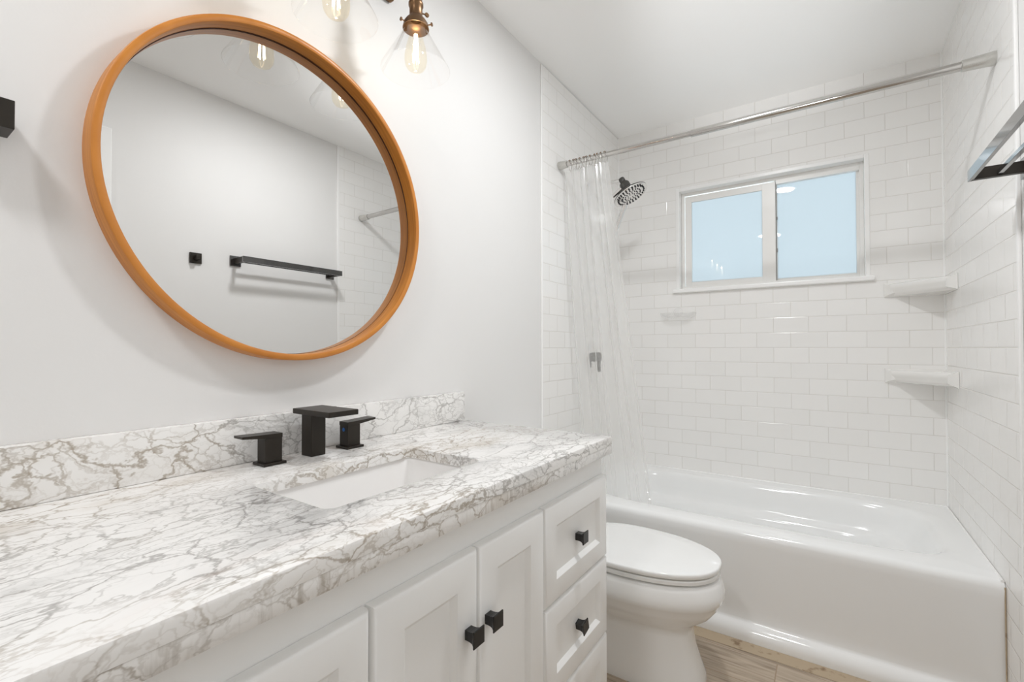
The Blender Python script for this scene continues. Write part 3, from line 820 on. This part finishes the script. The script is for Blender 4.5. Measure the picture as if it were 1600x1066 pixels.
va = empty('shower_valve', (0.006, 2.345, 1.045), 'dark shower mixer trim on the tiled side wall seen through the curtain', 'shower valve')
bm = NB(); lathe(bm, [(0.001, 0.010), (0.060, 0.010), (0.074, 0.005), (0.076, 0.0)], (0.006, 2.345, 1.045), (1, 0, 0), 40)
obj('trim_plate', bm, M_chrome, va, 50)
bm = NB(); cyl(bm, (0.014, 2.345, 1.045), (0.055, 2.345, 1.045), 0.026, 28, bev=0.003); box(bm, 0.040, 0.055, 2.335, 2.355, 0.965, 1.045, 0.004)
obj('lever', bm, M_grey, va, 40)

# ---------------------------------------------------------------- corner shelves and soap dish
def corner_shelf(z0, z1, label):
    c = Vector((W - 0.0005, L - 0.0005, 0))
    s = empty('corner_shelf', (W - 0.08, L - 0.08, z0), label, 'shelf', 'ceramic corner shelves')
    A, Bq = 0.200, 0.232     # reach along the far wall (x) and right wall (y)
    n = 20
    def front(t, push):      # nearly straight front from far wall to right wall
        x = -A * (1 - t); y = -Bq * t
        nx, ny = -Bq, -A; q = math.hypot(nx, ny); nx /= q; ny /= q
        b = 0.010 * math.sin(pi * t) + push
        return Vector((x + nx * b, y + ny * b, 0))
    def outline(push, z):
        pts = [c + front(t / n, push) + Vector((0, 0, z)) for t in range(n + 1)]
        for p in pts: p.x = min(p.x, c.x); p.y = min(p.y, c.y)
        return pts + [c + Vector((0, 0, z))]
    h = z1 - z0
    bm = NB()
    loft(bm, [outline(-0.040, z0 + h * 0.02), outline(-0.020, z0 + h * 0.03), outline(-0.008, z0 + h * 0.12), outline(-0.001, z0 + h * 0.30), outline(0.001, z0 + h * 0.42), outline(0.007, z0 + h * 0.56), outline(0.008, z0 + h * 0.74),
              outline(0.004, z0 + h * 0.90), outline(-0.003, z0 + h * 0.96), outline(-0.012, z0 + h * 0.92), outline(-0.020, z0 + h * 0.76)], True, True, True)
    obj('tray', bm, M_ceramic, s, 50)
    # wall flanges at both ends, tapering into the tray
    def flange(p, along, out, name='wall_flange'):
        bm = NB(); p = Vector(p); along = Vector(along); out = Vector(out)
        def rg(w0, w1, a, b, d): return [p + along * w0 + out * d + Vector((0, 0, a)), p + along * w1 + out * d + Vector((0, 0, a)), p + along * w1 + out * d + Vector((0, 0, b)), p + along * w0 + out * d + Vector((0, 0, b))]
        loft(bm, [rg(-0.012, 0.22, z0 - 0.002, z1 + 0.002, 0.0005), rg(-0.012, 0.22, z0 - 0.002, z1 + 0.002, 0.004), rg(-0.009, 0.218, z0 + 0.002, z1 - 0.002, 0.0075),
                  rg(0.006, 0.21, z0 + h * 0.16, z1 - h * 0.15, 0.026), rg(0.02, 0.20, z0 + h * 0.25, z1 - h * 0.25, 0.032)], True, True, True)
        obj(name, bm, M_ceramic, s, 30)
    flange((W, L - Bq, 0), (0, 1, 0), (-1, 0, 0)); flange((W - A, L, 0), (0.92, 0, 0), (0, -1, 0))
corner_shelf(1.328, 1.388, 'upper white ceramic corner shelf just right of the window sill')
corner_shelf(0.934, 0.996, 'lower white ceramic corner shelf above the bathtub corner')

sd = empty('soap_dish', (0.363, L, 1.27), 'clear oval soap dish stuck to the tiles below the window corner', 'soap dish')
bm = NB()
rings = []
for k, (s_, z) in enumerate(((0.25, 1.262), (0.70, 1.264), (0.92, 1.272), (1.0, 1.286), (1.02, 1.296), (0.97, 1.296), (0.90, 1.278), (0.6, 1.269))):
    pts = []
    for i in range(41):
        a = pi * i / 40
        pts.append(Vector((0.363 - 0.098 * s_ * cos(a), L - 0.001 - 0.075 * s_ * sin(a), z)))
    rings.append(pts)
loft(bm, rings, True, True, True)
obj('tray', bm, M_dish, sd, 60)
bm = NB(); lathe(bm, [(0.001, 0.006), (0.022, 0.005), (0.027, 0.0)], (0.363, L, 1.30), (0, -1, 0), 24, True); obj('suction_cup', bm, M_dish, sd, 60)

# ---------------------------------------------------------------- double towel bar and hooks
TZ = 1.565
tb = empty('towel_bar', (W, 1.46, TZ), 'black double towel bar on the right wall near the tile edge', 'towel bar')
XW = W + 0.006
for y in (1.185, 1.742):
    bm = NB(); box(bm, XW - 0.008, XW, y - 0.027, y + 0.027, TZ - 0.027, TZ + 0.027, 0.001); pl_ = obj('wall_plate', bm, M_blackgloss, tb)
    bm = NB(); box(bm, 1.402, XW - 0.008, y - 0.008, y + 0.008, TZ - 0.0155, TZ + 0.0145, 0.0008); obj('bracket', bm, M_black, tb)
bm = NB(); box(bm, 1.3965, 1.4055, 1.172, 1.755, TZ - 0.0155, TZ + 0.0145, 0.0006); obj('front_bar', bm, M_blackgloss, tb)
bm = NB(); box(bm, 1.450, 1.460, 1.185, 1.742, TZ - 0.012, TZ + 0.000, 0.0006); obj('rear_bar', bm, M_blackgloss, tb)

def hook(loc, sx, label, blocklen):
    x, y, z = loc
    h = empty('wall_hook', loc, label, 'hook')
    bm = NB(); box(bm, min(x, x + sx * 0.009), max(x, x + sx * 0.009), y - 0.026, y + 0.026, z - 0.026, z + 0.026, 0.001); obj('wall_plate', bm, M_black, h)
    bm = NB(); a, b = x + sx * 0.009, x + sx * blocklen
    box(bm, min(a, b), max(a, b), y - 0.009, y + 0.009, z - 0.009, z + 0.012, 0.001); obj('peg', bm, M_black, h)
    return h
hook((XW, 1.0, 1.552), -1, 'small black square wall hook seen in the mirror left of the towel bar', 0.038)
# square black holder left of the mirror, cut by the picture edge
th = empty('towel_holder', (0, 0.11, 1.448), 'black square towel holder on the wall left of the round mirror', 'towel holder')
bm = NB(); box(bm, 0.0, 0.009, 0.084, 0.136, 1.422, 1.474, 0.001); obj('wall_plate', bm, M_black, th)
bm = NB(); box(bm, 0.009, 0.062, 0.088, 0.1518, 1.4262, 1.4700, 0.001); obj('holder_block', bm, M_black, th)

SC.cycles.max_bounces = 16
SC.cycles.transparent_max_bounces = 24
SC.cycles.diffuse_bounces = 12
SC.cycles.caustics_reflective = False
SC.cycles.caustics_refractive = False
SC.cycles.sample_clamp_indirect = 6.0
